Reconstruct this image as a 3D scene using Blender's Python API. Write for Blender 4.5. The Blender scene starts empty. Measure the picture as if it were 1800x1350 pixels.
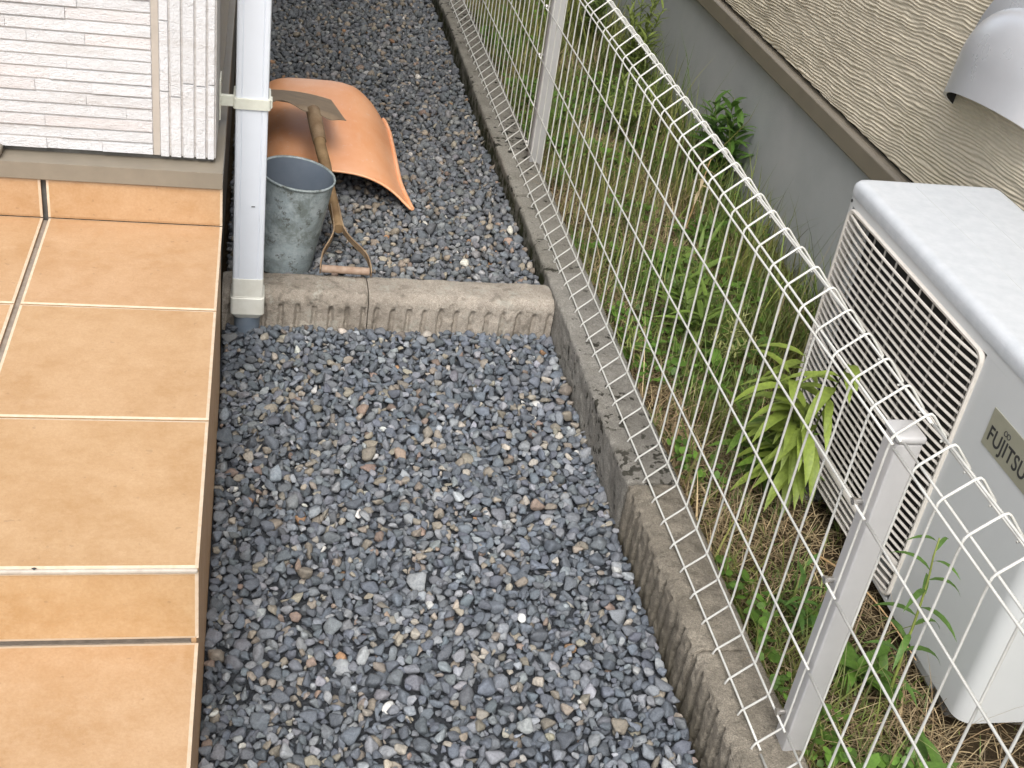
import bpy, bmesh, math, random
import numpy as np
from mathutils import Vector, Matrix
rng = np.random.default_rng(7); random.seed(7)
SC = bpy.context.scene; COL = SC.collection

# ------------------------------------------------------------ camera, sky, sun, exposure
cam_d = bpy.data.cameras.new('camera'); cam = bpy.data.objects.new('camera', cam_d); COL.objects.link(cam)
RT = (0.97732725, -0.16228059, 0.13600165); UP = (-0.02474292, 0.55038767, 0.83454251); FW = (0.21028368, 0.81898622, -0.53389357)
cam.matrix_world = Matrix(((RT[0], UP[0], -FW[0], 0.0518), (RT[1], UP[1], -FW[1], -2.039), (RT[2], UP[2], -FW[2], 1.3468), (0, 0, 0, 1)))
cam_d.sensor_width = 36; cam_d.lens = 36 * 2157.7 / 1800; cam_d.clip_start = .02; cam_d.clip_end = 200
SC.camera = cam
SUN_EL, SUN_AZ = math.radians(52), math.radians(190)      # azimuth clockwise from +Y
w = bpy.data.worlds.new('World'); SC.world = w; w.use_nodes = True
nt = w.node_tree; sky = nt.nodes.new('ShaderNodeTexSky'); sky.sky_type = 'NISHITA'; sky.sun_disc = False
sky.sun_elevation = SUN_EL; sky.sun_rotation = SUN_AZ; sky.air_density = 1.0; sky.dust_density = 3.0; sky.ozone_density = 1.0
hs = nt.nodes.new('ShaderNodeHueSaturation'); hs.inputs['Saturation'].default_value = .38
nt.links.new(sky.outputs[0], hs.inputs['Color']); nt.links.new(hs.outputs[0], nt.nodes['Background'].inputs['Color'])
nt.nodes['Background'].inputs['Strength'].default_value = .15
sl = bpy.data.lights.new('sun', 'SUN'); sl.energy = 1.15; sl.angle = math.radians(32); sl.color = (1, .97, .93)
so = bpy.data.objects.new('sun', sl); COL.objects.link(so)
d = Vector((math.sin(SUN_AZ) * math.cos(SUN_EL), math.cos(SUN_AZ) * math.cos(SUN_EL), math.sin(SUN_EL)))
so.rotation_euler = d.to_track_quat('Z', 'Y').to_euler(); so.location = (0, -1, 6)
SC.view_settings.view_transform = 'Standard'; SC.view_settings.look = 'None'; SC.view_settings.gamma = 1
SC.view_settings.exposure = 1.02

# ------------------------------------------------------------ helpers
def fade(t): return t * t * t * (t * (t * 6 - 15) + 10)
_perm = np.random.default_rng(3).random((64, 64, 64))
def noise(p, s=1.0, seed=0):
    p = np.asarray(p, float) * s + seed * 17.31
    i = np.floor(p).astype(int); f = fade(p - i); i &= 63; j = (i + 1) & 63
    x0, y0, z0 = i[..., 0], i[..., 1], i[..., 2]; x1, y1, z1 = j[..., 0], j[..., 1], j[..., 2]
    fx, fy, fz = f[..., 0], f[..., 1], f[..., 2]; P = _perm
    a = P[x0, y0, z0] * (1 - fx) + P[x1, y0, z0] * fx; b = P[x0, y1, z0] * (1 - fx) + P[x1, y1, z0] * fx
    c = P[x0, y0, z1] * (1 - fx) + P[x1, y0, z1] * fx; e = P[x0, y1, z1] * (1 - fx) + P[x1, y1, z1] * fx
    return (a * (1 - fy) + b * fy) * (1 - fz) + (c * (1 - fy) + e * fy) * fz - .5
def fbm(p, s=1.0, n=4, seed=0):
    r = 0; a = 1
    for k in range(n): r = r + a * noise(p, s * 2 ** k, seed + k); a *= .5
    return r

def tag(o, label=None, cat=None, group=None, kind=None):
    if label: o['label'] = label
    if cat: o['category'] = cat
    if group: o['group'] = group
    if kind: o['kind'] = kind
    return o
def empty(name, loc, label, cat, group=None):
    o = bpy.data.objects.new(name, None); COL.objects.link(o); o.location = loc; o.empty_display_size = .05
    return tag(o, label, cat, group)

class MB:
    """collects geometry given in world coordinates, builds ONE mesh object"""
    def __init__(s): s.v = []; s.f = []; s.m = []; s.c = []; s.n = 0
    def add(s, verts, faces, mi=0, col=None):
        verts = np.asarray(verts, float).reshape(-1, 3); b = s.n
        s.v.append(verts); s.n += len(verts)
        for f in faces: s.f.append([b + k for k in f]); s.m.append(mi)
        s.c.append(np.tile(np.array(col if col is not None else (1, 1, 1), float), (len(verts), 1)) if (col is None or np.ndim(col) == 1) else np.asarray(col))
    def box(s, lo, hi, mi=0, col=None, skip=()):
        x0, y0, z0 = lo; x1, y1, z1 = hi
        V = [(x0, y0, z0), (x1, y0, z0), (x1, y1, z0), (x0, y1, z0), (x0, y0, z1), (x1, y0, z1), (x1, y1, z1), (x0, y1, z1)]
        F = [(0, 3, 2, 1), (4, 5, 6, 7), (0, 1, 5, 4), (1, 2, 6, 5), (2, 3, 7, 6), (3, 0, 4, 7)]
        s.add(V, F, mi, col)
    def bbox(s, lo, hi, r=.002, seg=2, mi=0, col=None):
        bm = bmesh.new(); bmesh.ops.create_cube(bm, size=1)
        for v in bm.verts: v.co = Vector([lo[k] + (v.co[k] + .5) * (hi[k] - lo[k]) for k in range(3)])
        bmesh.ops.bevel(bm, geom=list(bm.edges), offset=r, segments=seg, affect='EDGES', profile=.5)
        bm.verts.index_update(); s.add([v.co[:] for v in bm.verts], [[v.index for v in f.verts] for f in bm.faces], mi, col); bm.free()
    def grid(s, P, mi=0, col=None, flip=False):
        P = np.asarray(P); a, b = P.shape[:2]
        F = []
        for i in range(a - 1):
            for j in range(b - 1):
                q = (i * b + j, (i + 1) * b + j, (i + 1) * b + j + 1, i * b + j + 1)
                F.append(q[::-1] if flip else q)
        s.add(P.reshape(-1, 3), F, mi, col if col is None or np.ndim(col) == 1 else np.asarray(col).reshape(-1, 3))
    def tube(s, pts, r, k=6, mi=0, col=None, cap=True, closed=False):
        pts = np.asarray(pts, float); n = len(pts)
        rr = np.full(n, r) if np.ndim(r) == 0 else np.asarray(r, float)
        T = np.zeros_like(pts)
        T[1:-1] = pts[2:] - pts[:-2]; T[0] = pts[1] - pts[0]; T[-1] = pts[-1] - pts[-2]
        if closed: T[0] = T[-1] = pts[1] - pts[-2]
        T /= np.linalg.norm(T, axis=1)[:, None] + 1e-12
        u = np.cross(T[0], (0, 0, 1.) if abs(T[0][2]) < .9 else (1., 0, 0)); u /= np.linalg.norm(u)
        V = []
        for i in range(n):
            u = u - T[i] * (u @ T[i]); u /= np.linalg.norm(u) + 1e-12; w_ = np.cross(T[i], u)
            for j in range(k):
                a = 2 * math.pi * j / k; V.append(pts[i] + rr[i] * (math.cos(a) * u + math.sin(a) * w_))
        F = [(i * k + j, i * k + (j + 1) % k, (i + 1) * k + (j + 1) % k, (i + 1) * k + j) for i in range(n - 1) for j in range(k)]
        if cap: F += [tuple(range(k))[::-1], tuple((n - 1) * k + j for j in range(k))]
        s.add(V, F, mi, col)
    def build(s, name, mats, parent=None, smooth=False, origin=None, auto=None):
        V = np.concatenate(s.v); C_ = np.concatenate(s.c)
        if origin is None: origin = parent.matrix_world.translation if parent else Vector((float(V[:, 0].mean()), float(V[:, 1].mean()), float(V[:, 2].min())))
        V = V - np.array(origin)
        me = bpy.data.meshes.new(name); me.from_pydata(V.tolist(), [], s.f); me.update()
        mats = mats if isinstance(mats, (list, tuple)) else [mats]
        for m in mats: me.materials.append(m)
        me.polygons.foreach_set('material_index', s.m)
        if smooth: me.polygons.foreach_set('use_smooth', [True] * len(s.f))
        at = me.color_attributes.new('tint', 'FLOAT_COLOR', 'POINT')
        at.data.foreach_set('color', np.concatenate([C_, np.ones((len(C_), 1))], 1).ravel())
        if smooth and auto:
            bm = bmesh.new(); bm.from_mesh(me)
            for e in bm.edges:
                if len(e.link_faces) == 2 and e.calc_face_angle(0) > auto: e.smooth = False
            bm.to_mesh(me); bm.free()
        o = bpy.data.objects.new(name, me); COL.objects.link(o)
        if parent: o.parent = parent; o.matrix_parent_inverse = Matrix.Identity(4); o.location = Vector(origin) - gloc(parent)
        else: o.location = origin
        o['_o'] = list(origin)
        return o
def gloc(p):
    return Vector(p['_o']) if '_o' in p else p.location.copy()
def fast(name, V, Q, mat, tint, parent=None, smooth=False, origin=(0, 0, 0)):
    """big numpy mesh: V (n,3), Q (m,k) faces of one size, tint (n,3)"""
    me = bpy.data.meshes.new(name); n, (m, k) = len(V), Q.shape
    me.vertices.add(n); me.vertices.foreach_set('co', (V - np.array(origin)).astype(np.float32).ravel())
    me.loops.add(m * k); me.loops.foreach_set('vertex_index', Q.astype(np.int32).ravel())
    me.polygons.add(m); me.polygons.foreach_set('loop_start', np.arange(0, m * k, k, dtype=np.int32)); me.polygons.foreach_set('loop_total', np.full(m, k, np.int32))
    if smooth: me.polygons.foreach_set('use_smooth', np.ones(m, bool))
    me.update(calc_edges=True); me.validate()
    at = me.color_attributes.new('tint', 'FLOAT_COLOR', 'POINT')
    at.data.foreach_set('color', np.concatenate([tint, np.ones((n, 1))], 1).astype(np.float32).ravel())
    me.materials.append(mat)
    o = bpy.data.objects.new(name, me); COL.objects.link(o); o.location = Vector(origin)
    if parent: o.parent = parent; o.location = Vector(origin) - gloc(parent)
    return o

class Mat:
    def __init__(s, name, rough=.6, spec=.5, metal=0):
        s.m = bpy.data.materials.new(name); s.m.use_nodes = True; s.t = s.m.node_tree; s.b = s.t.nodes['Principled BSDF']
        s.b.inputs['Roughness'].default_value = rough; s.b.inputs['Specular IOR Level'].default_value = spec; s.b.inputs['Metallic'].default_value = metal
        s.co = s.t.nodes.new('ShaderNodeTexCoord').outputs['Object']; s.h = None; s.c = None
    def N(s, t, **k):
        n = s.t.nodes.new(t)
        for a, b in k.items(): setattr(n, a, b)
        return n
    def L(s, a, b): s.t.links.new(a, b)
    def vec(s, scale=(1, 1, 1), rot=(0, 0, 0)):
        n = s.N('ShaderNodeMapping'); n.inputs['Scale'].default_value = scale; n.inputs['Rotation'].default_value = rot; s.L(s.co, n.inputs[0]); return n.outputs[0]
    def noise(s, sc, det=4, rough=.6, vec=None, dist=0, lo=.3, hi=.7):
        n = s.N('ShaderNodeTexNoise'); n.inputs['Scale'].default_value = sc; n.inputs['Detail'].default_value = det; n.inputs['Roughness'].default_value = rough; n.inputs['Distortion'].default_value = dist
        s.L(vec if vec else s.co, n.inputs['Vector'])
        r = s.N('ShaderNodeMapRange'); r.inputs[1].default_value = lo; r.inputs[2].default_value = hi; s.L(n.outputs[0], r.inputs[0]); return r.outputs[0]
    def voro(s, sc, lo=0, hi=.3, feature='F1', vec=None):
        n = s.N('ShaderNodeTexVoronoi', feature=feature); n.inputs['Scale'].default_value = sc; s.L(vec if vec else s.co, n.inputs['Vector'])
        r = s.N('ShaderNodeMapRange'); r.inputs[1].default_value = lo; r.inputs[2].default_value = hi; s.L(n.outputs[0], r.inputs[0]); return r.outputs[0]
    def mul(s, a, b):
        n = s.N('ShaderNodeMath', operation='MULTIPLY')
        for i, x in enumerate((a, b)):
            if isinstance(x, (int, float)): n.inputs[i].default_value = x
            else: s.L(x, n.inputs[i])
        return n.outputs[0]
    def mix(s, fac, a, b, mode='MIX'):
        n = s.N('ShaderNodeMix', data_type='RGBA', blend_type=mode)
        for i, x in ((0, fac), (6, a), (7, b)):
            if isinstance(x, (int, float)): n.inputs[i].default_value = x
            elif isinstance(x, tuple): n.inputs[i].default_value = x + (1,) if len(x) == 3 else x
            else: s.L(x, n.inputs[i])
        return n.outputs[2]
    def tint(s):
        n = s.N('ShaderNodeAttribute', attribute_name='tint'); return n.outputs['Color']
    def color(s, c):
        if isinstance(c, tuple): s.b.inputs['Base Color'].default_value = c + (1,)
        else: s.L(c, s.b.inputs['Base Color'])
    def bump(s, h, dist=.001, st=1):
        n = s.N('ShaderNodeBump'); n.inputs['Distance'].default_value = dist; n.inputs['Strength'].default_value = st; s.L(h, n.inputs['Height'])
        if s.h: s.L(s.h, n.inputs['Normal'])
        s.h = n.outputs[0]; s.L(s.h, s.b.inputs['Normal'])
    def rough(s, fac, a, b):
        r = s.N('ShaderNodeMapRange'); r.inputs[3].default_value = a; r.inputs[4].default_value = b; s.L(fac, r.inputs[0]); s.L(r.outputs[0], s.b.inputs['Roughness'])
def srgb(*c):
    return tuple(((x / 255 + .055) / 1.055) ** 2.4 if x / 255 > .04045 else x / 255 / 12.92 for x in c)

# ------------------------------------------------------------ materials
def m_tile():
    m = Mat('glazed_tile', .42, .4)
    big = m.noise(9, 5, .65, dist=.3, lo=.35, hi=.65); mid = m.noise(34, 9, .8, vec=m.vec((.9, 1.15, 1)), lo=.42, hi=.64); fine = m.noise(260, 3, .6, lo=.35, hi=.7)
    c = m.mix(big, (.39, .232, .112), (.455, .29, .16)); c = m.mix(m.mul(mid, .55), c, (.52, .355, .215)); c = m.mix(m.mul(fine, .25), c, (.31, .165, .075))
    c = m.mix(1.0, c, m.tint(), 'MULTIPLY'); m.color(c); sp = m.noise(75, 3, .5, lo=.70, hi=.73); c = m.mix(m.mul(sp, .3), c, (.16, .10, .06)); m.color(c); m.bump(fine, .0004, .3); m.rough(mid, .38, .6); return m.m
def m_plain(name, c1, c2, sc=20, rough=.6, spec=.4, bump=0, bs=200, metal=0, fac=1, tint=False):
    m = Mat(name, rough, spec, metal); n = m.noise(sc, 5, .6); c = m.mix(m.mul(n, fac), c1, c2)
    if tint: c = m.mix(1.0, c, m.tint(), 'MULTIPLY')
    m.color(c)
    if bump: m.bump(m.noise(bs, 4, .65, lo=.2, hi=.8), bump, .6)
    m.rough(n, max(rough - .08, 0), rough + .08); return m.m
def m_concrete(name, a, b, dark, pores=.5, moss=None, lichen=0):
    m = Mat(name, .92, .2)
    n = m.noise(9, 6, .7, dist=.4); f = m.noise(150, 4, .75, lo=.32, hi=.68); g = m.noise(520, 2, .6, lo=.35, hi=.65)
    c = m.mix(n, a, b); c = m.mix(m.mul(f, .62), c, dark); c = m.mix(m.mul(g, .42), c, tuple(min(1, x * 1.9) for x in a))
    if pores:
        v = m.N('ShaderNodeTexVoronoi', feature='F1'); v.inputs['Scale'].default_value = 60; v.inputs['Randomness'].default_value = 1; m.L(m.vec((1, .7, 1)), v.inputs['Vector'])
        r = m.N('ShaderNodeMapRange'); r.inputs[1].default_value = .2; r.inputs[2].default_value = .12; m.L(v.outputs['Distance'], r.inputs[0])
        c = m.mix(m.mul(m.mul(r.outputs[0], m.noise(14, 3, .6, lo=.52, hi=.62)), pores), c, (.02, .018, .014))
    if pores:
        c = m.mix(m.mul(m.mul(m.noise(55, 3, .55, lo=.56, hi=.60), m.noise(6.5, 3, .6, lo=.45, hi=.50)), pores), c, (.018, .018, .012)); c = m.mix(m.mul(m.noise(3.4, 6, .75, lo=.42, hi=.66), .6), c, dark)
    if lichen: c = m.mix(m.mul(m.noise(24, 6, .75, lo=.54, hi=.66), lichen), c, (.46, .44, .38))
    if moss:
        z0, z1, colr = moss
        sp = m.N('ShaderNodeSeparateXYZ'); m.L(m.co, sp.inputs[0]); r = m.N('ShaderNodeMapRange'); r.inputs[1].default_value = z1; r.inputs[2].default_value = z0
        m.L(sp.outputs[2], r.inputs[0]); c = m.mix(m.mul(r.outputs[0], m.noise(26, 5, .7, lo=.3, hi=.55)), c, colr)
    c = m.mix(1.0, c, m.tint(), 'MULTIPLY')
    m.color(c); m.bump(f, .0026, .8); m.bump(g, .0012, .7); return m.m
M = {}
M['tile'] = m_tile()
M['tile_edge'] = m_plain('tile_edge', (.60, .50, .385), (.53, .40, .27), 90, .5)
M['grout'] = m_plain('grout', (.22, .185, .15), (.32, .27, .22), 80, .9, .1, .0006)
M['nosing'] = m_plain('step_edge', (.48, .44, .38), (.36, .32, .27), 60, .5)
M['siding'] = None
def m_white():
    m = Mat('white_siding', .62, .3); a = m.noise(26, 5, .7, vec=m.vec((.35, 1, 2.5)), lo=.45, hi=.72); g = m.noise(330, 4, .7, vec=m.vec((.7, 1, 1.3)), lo=.3, hi=.75)
    c = m.mix(m.mul(a, .75), (.63, .635, .645), (.52, .50, .485)); c = m.mix(1.0, c, m.tint(), 'MULTIPLY'); m.color(c); m.bump(g, .0016, .8); m.bump(m.noise(90, 4, .6), .002, .5); return m.m
M['siding'] = m_white()
M['joint'] = m_plain('joint_sealant', (.37, .33, .285), (.43, .385, .335), 40, .7)
M['flash'] = m_plain('taupe_flashing', (.19, .165, .128), (.225, .195, .15), 25, .45, .4)
M['found'] = m_plain('foundation_render', (.10, .095, .085), (.17, .165, .15), 30, .9, .1, .001)
M['found2'] = m_plain('grey_render', (.38, .395, .392), (.44, .45, .445), 8, .85, .2, .0012, 420)
M['pipe'] = m_plain('white_pipe', (.72, .76, .82), (.66, .69, .74), 12, .35, .5, fac=.6)
M['pipe_joint'] = m_plain('ivory_plastic', (.74, .74, .68), (.62, .61, .54), 30, .45, .5)
M['pvc'] = m_plain('grey_pvc', (.13, .165, .21), (.17, .20, .24), 40, .45)
M['brace'] = m_plain('cream_bracket', (.70, .71, .62), (.6, .6, .52), 50, .4)
M['kerb'] = m_concrete('kerb_concrete', (.34, .325, .295), (.235, .222, .19), (.10, .092, .075), .95, None)
M['kerb_moss'] = m_concrete('mossy_kerb_concrete', (.31, .295, .26), (.20, .188, .155), (.09, .083, .066), .95, (.055, .08, (.03, .034, .012)))
M['rib'] = m_concrete('ribbed_concrete', (.46, .41, .35), (.36, .32, .265), (.17, .145, .115), .3, None, .8)
M['rib_dirty'] = m_concrete('weathered_ribbed_concrete', (.33, .295, .24), (.24, .212, .168), (.11, .096, .074), .3, (-.03, .05, (.12, .105, .075)))
M['wire'] = m_plain('coated_wire', (.60, .60, .565), (.51, .505, .465), 30, .4, .5)
M['post'] = m_plain('grey_post_paint', (.46, .455, .45), (.42, .415, .41), 14, .35, .5)
M['bolt'] = m_plain('steel', (.6, .58, .55), (.5, .48, .45), 60, .3, .5, metal=.9)
M['ac'] = m_plain('ivory_enamel', (.575, .585, .58), (.51, .525, .52), 5, .38, .5, fac=.7)
M['ac_top'] = m_plain('dusty_enamel', (.56, .58, .60), (.49, .515, .535), 45, .45, .4, .0003, 500)
M['slat'] = m_plain('grille_plastic', (.68, .64, .58), (.58, .54, .48), 20, .45)
M['inner_shade'] = m_plain('interior_shade', (.012, .012, .012), (.02, .02, .02), 10, .6)  # near-black: shade put into the colour of recesses
M['badge'] = m_plain('badge_foil', (.40, .39, .30), (.36, .35, .27), 30, .35, .5, metal=.3)
M['ink'] = m_plain('dark_ink', (.03, .03, .03), (.04, .04, .04), 30, .5)
M['hood'] = m_plain('brushed_aluminium', (.66, .675, .70), (.60, .61, .635), 10, .32, .5, metal=.35)
M['soil'] = None
def m_soil():
    m = Mat('soil', .97, .1); n = m.noise(16, 6, .75); f = m.noise(180, 5, .75); c = m.mix(n, (.06, .042, .025), (.125, .09, .05)); c = m.mix(m.mul(f, .6), c, (.025, .018, .01)); m.color(c); m.bump(f, .006, .9); return m.m
M['soil'] = m_soil()
def m_leaf(name, rough=.5, tr=.25):
    m = Mat(name, rough, .35); n = m.noise(140, 3, .6); c = m.mix(1.0, m.tint(), m.mix(n, (.78, .78, .78), (1.15, 1.15, 1.1)), 'MULTIPLY'); m.color(c)
    t = m.N('ShaderNodeBsdfTranslucent'); m.L(c, t.inputs['Color']); mx = m.N('ShaderNodeMixShader'); mx.inputs[0].default_value = tr
    m.L(m.b.outputs[0], mx.inputs[1]); m.L(t.outputs[0], mx.inputs[2]); m.L(mx.outputs[0], m.t.nodes['Material Output'].inputs['Surface']); return m.m
M['leaf'] = m_leaf('leaf')
def m_stone():
    m = Mat('crushed_stone', .72, .3); n = m.noise(230, 4, .7, lo=.3, hi=.7); g = m.noise(900, 2, .6, lo=.35, hi=.7); b = m.noise(90, 3, .6, lo=.35, hi=.65)
    c = m.mix(1.0, m.tint(), m.mix(n, (.72, .72, .73), (1.32, 1.3, 1.26)), 'MULTIPLY'); c = m.mix(m.mul(g, .16), c, (.42, .42, .40)); m.color(c); m.bump(n, .0012, .6); m.bump(g, .0005, .5); m.rough(b, .6, .85); return m.m
M['stone'] = m_stone()
def m_bucket():
    m = Mat('galvanised_bucket', .5, .5, .15); a = m.noise(11, 6, .75, dist=.5, lo=.42, hi=.6); b = m.noise(38, 5, .8, lo=.56, hi=.64); f = m.noise(200, 4, .7)
    c = m.mix(a, (.17, .20, .19), (.34, .40, .42)); c = m.mix(m.mul(m.noise(26, 5, .7, lo=.5, hi=.64), .6), c, (.50, .56, .58)); c = m.mix(m.mul(b, .85), c, (.075, .075, .06)); c = m.mix(m.mul(f, .2), c, (.12, .13, .12)); m.color(c); m.bump(f, .0006, .5); return m.m
M['bucket'] = m_bucket(); M['bucket_in'] = m_plain('bucket_inside', (.12, .15, .19), (.16, .19, .23), 15, .6)
M['tray'] = None
def m_tray():
    m = Mat('orange_plastic', .42, .45); a = m.noise(8, 5, .6, lo=.35, hi=.65); s_ = m.noise(60, 5, .8, lo=.6, hi=.68); sc = m.noise(30, 5, .7, vec=m.vec((1, .25, 1)), lo=.55, hi=.75)
    c = m.mix(a, (.74, .33, .15), (.80, .42, .23)); c = m.mix(m.mul(sc, .4), c, (.78, .50, .33)); c = m.mix(m.mul(s_, .5), c, (.80, .62, .5)); m.color(c); m.bump(sc, .0006, .3); return m.m
M['tray'] = m_tray()
M['rust'] = m_plain('rusty_steel', (.17, .105, .055), (.30, .22, .14), 34, .7, .3, .0012, 160)
M['blade'] = m_plain('worn_blade', (.19, .135, .085), (.29, .225, .155), 26, .65, .3, .0015, 120)
M['wood'] = m_plain('old_wood', (.16, .095, .045), (.28, .19, .10), 30, .65, .3, .001, 140)
M['grip'] = m_plain('weathered_grip', (.36, .27, .205), (.24, .155, .105), 70, .75)
M['ochre'] = m_plain('ochre_block', (.30, .255, .14), (.22, .19, .11), 20, .85, .1, .0015)

# ------------------------------------------------------------ ground
def gz_front(y): return -.004 - .016 * np.clip((.2 - y) / 1.0, 0, 1.4)
def path_base():
    m = MB(); m.grid(np.array([[(x, y, float(gz_front(y)) - .013) for y in np.linspace(-1.6, .24, 12)] for x in (-.004, .35, .704)]))
    k = Mat('slate_fines', .9, .2); n = k.noise(230, 5, .75); k.color(k.mix(n, (.03, .034, .04), (.12, .13, .145))); k.bump(n, .004, 1); tag(m.build('path_base', k.m), kind='structure')
path_base()
def build_ground():
    xs = np.concatenate([np.linspace(-4, -.1, 6), np.linspace(0, .8, 10), np.linspace(.86, 1.5, 22), np.linspace(1.6, 8, 6)]); ys = np.concatenate([np.linspace(-8, -1.9, 8), np.linspace(-1.8, 3.4, 90), np.linspace(3.6, 12, 8)])
    X, Y = np.meshgrid(xs, ys, indexing='ij')
    Z = np.where(X < .75, -.05 + .04 * (Y > .28), 0)
    strip = .035 - .085 * np.clip((X - .8) / .6, 0, 1) + .03 * fbm(np.stack([X, Y, X * 0], -1), 5, 3)
    Z = np.where(X >= .8, strip, Z)
    m = MB(); m.grid(np.stack([X, Y, Z], -1)); tag(m.build('ground', M['soil'], smooth=True), kind='structure')
    m = MB(); m.grid(np.array([[(x, y, -.050 + (0 if x < .69 else .0)) for y in (-8, -4, -1.95)] for x in (-4, -2, .69)])); tag(m.build('bounce_ground', m_plain('pale_bounce', (.42, .40, .37), (.36, .345, .32), 6, .9, .1, .001), origin=(0, 0, 0)), kind='structure')  # unseen pale ground added in front to bounce light onto riser and siding
build_ground()

# ------------------------------------------------------------ gravel (one mass of individually shaped stones, dropped into place)
def stone_variants(level, n):
    bm = bmesh.new(); bmesh.ops.create_icosphere(bm, subdivisions=level, radius=1)
    bm.verts.index_update(); D = np.array([v.co[:] for v in bm.verts]); F = np.array([[v.index for v in f.verts] for f in bm.faces]); bm.free()
    D /= np.linalg.norm(D, axis=1)[:, None]; out = []
    r = np.random.default_rng(11)
    for k in range(n):
        nn = r.normal(size=(13, 3)); nn /= np.linalg.norm(nn, axis=1)[:, None]; dd = r.uniform(.62, 1.0, 13)
        dots = np.clip(D @ nn.T, 1e-3, None); t = dd / dots; p = 15. if level > 2 else 20.
        rad = (np.sum(t ** -p, 1)) ** (-1 / p); V = D * rad[:, None]
        V += D * (fbm(V, 2.2, 2, k) * .10)[:, None]
        V /= (V.max(0) - V.min(0)).max() / 2; out.append(V)
    return out, F
def gravel():
    res = .0025
    HX = np.arange(-.03, .73, res); HY0, HY1 = -1.35, 3.3; HY = np.arange(HY0, HY1, res)
    H = np.full((len(HX), len(HY)), -.048); H[:, HY > .28] = -.008
    fam = [((.098, .116, .142), .50), ((.140, .156, .178), .24), ((.225, .24, .26), .12), ((.225, .20, .165), .085), ((.31, .285, .245), .045), ((.32, .19, .10), .004), ((.22, .165, .135), .014), ((.50, .50, .48), .008)]
    fc = np.array([f[0] for f in fam]); fp = np.array([f[1] for f in fam]); fp /= fp.sum()
    hiV, hiF = stone_variants(3, 20); loV, loF = stone_variants(2, 24)
    VV, QQ, TT = [], [], []; nb = 0
    r = np.random.default_rng(5)
    def target(y): return float(gz_front(y)) if y < .29 else .043 - .02 * min(1, (y - .29) / .8)
    regs = [(-1.07, .236, 70000, True), (.325, 1.25, 16000, False), (1.25, 3.2, 22000, False)]
    for (y0, y1, n, front) in regs:
        for i in range(n):
            a = (.0103 if front else .0098) * math.exp(r.normal(0, .24)); a = min(a, .0175)
            asp = np.array([1, r.uniform(.7, 1), r.uniform(.5, .85)]) * a
            best = None
            for k in range(7):
                x = r.uniform(.0005 + a * .62, .704 - a * .62); y = r.uniform(y0 + a, y1 - a)
                i0 = int((x - HX[0] - a * .7) / res); i1 = int((x - HX[0] + a * .7) / res) + 1; j0 = int((y - HY0 - a * .7) / res); j1 = int((y - HY0 + a * .7) / res) + 1
                h = H[i0:i1, j0:j1]; z = .55 * h.mean() + .45 * h.max(); s_ = z - target(y)
                if best is None or s_ < best[0]: best = (s_, x, y, z, i0, i1, j0, j1)
            s_, x, y, z, i0, i1, j0, j1 = best
            if s_ > -.0028: continue
            zc = z + asp[2] * .72
            sub = H[i0:i1, j0:j1]; gx = (np.arange(i0, i1) * res + HX[0] - x)[:, None] / (a * .85); gy = (np.arange(j0, j1) * res + HY0 - y)[None, :] / (a * .85)
            dome = zc + asp[2] * .85 * np.sqrt(np.clip(1 - gx ** 2 - gy ** 2, 0, 1)); ok = (gx ** 2 + gy ** 2) < 1
            H[i0:i1, j0:j1] = np.where(ok, np.maximum(sub, dome), sub)
            near = y < .6
            V, F = (hiV[r.integers(20)], hiF) if (front and y > -1.1 and s_ > -.0145) else (loV[r.integers(24)], loF)
            yaw = r.uniform(0, 2 * math.pi); ti = r.normal(0, .42); tj = r.normal(0, .42)
            cz, sz = math.cos(yaw), math.sin(yaw); Rz = np.array([[cz, -sz, 0], [sz, cz, 0], [0, 0, 1]])
            Rx = np.array([[1, 0, 0], [0, math.cos(ti), -math.sin(ti)], [0, math.sin(ti), math.cos(ti)]]); Ry = np.array([[math.cos(tj), 0, math.sin(tj)], [0, 1, 0], [-math.sin(tj), 0, math.cos(tj)]])
            P = (V * asp) @ (Rx @ Ry @ Rz).T + (x, y, zc)
            ci = r.choice(len(fam), p=fp); ci = 1 if (ci in (4, 7) and a > .0125) else ci
            c = fc[ci] * math.exp(r.normal(0, .2))
            c = c * (1 + r.normal(0, .018, 3))
            if not front: c = c * (1 - .25 * min(1, (y - .3) / 1.2)) * np.array([1.04, .99, .93])  # back stones browner; darkening with distance paints the shade between the houses
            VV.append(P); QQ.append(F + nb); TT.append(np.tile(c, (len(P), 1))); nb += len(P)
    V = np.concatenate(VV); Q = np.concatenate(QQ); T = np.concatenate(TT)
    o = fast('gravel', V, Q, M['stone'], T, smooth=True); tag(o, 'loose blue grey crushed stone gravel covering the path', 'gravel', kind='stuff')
    print('gravel stones', len(VV), 'faces', len(Q))
gravel()

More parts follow.
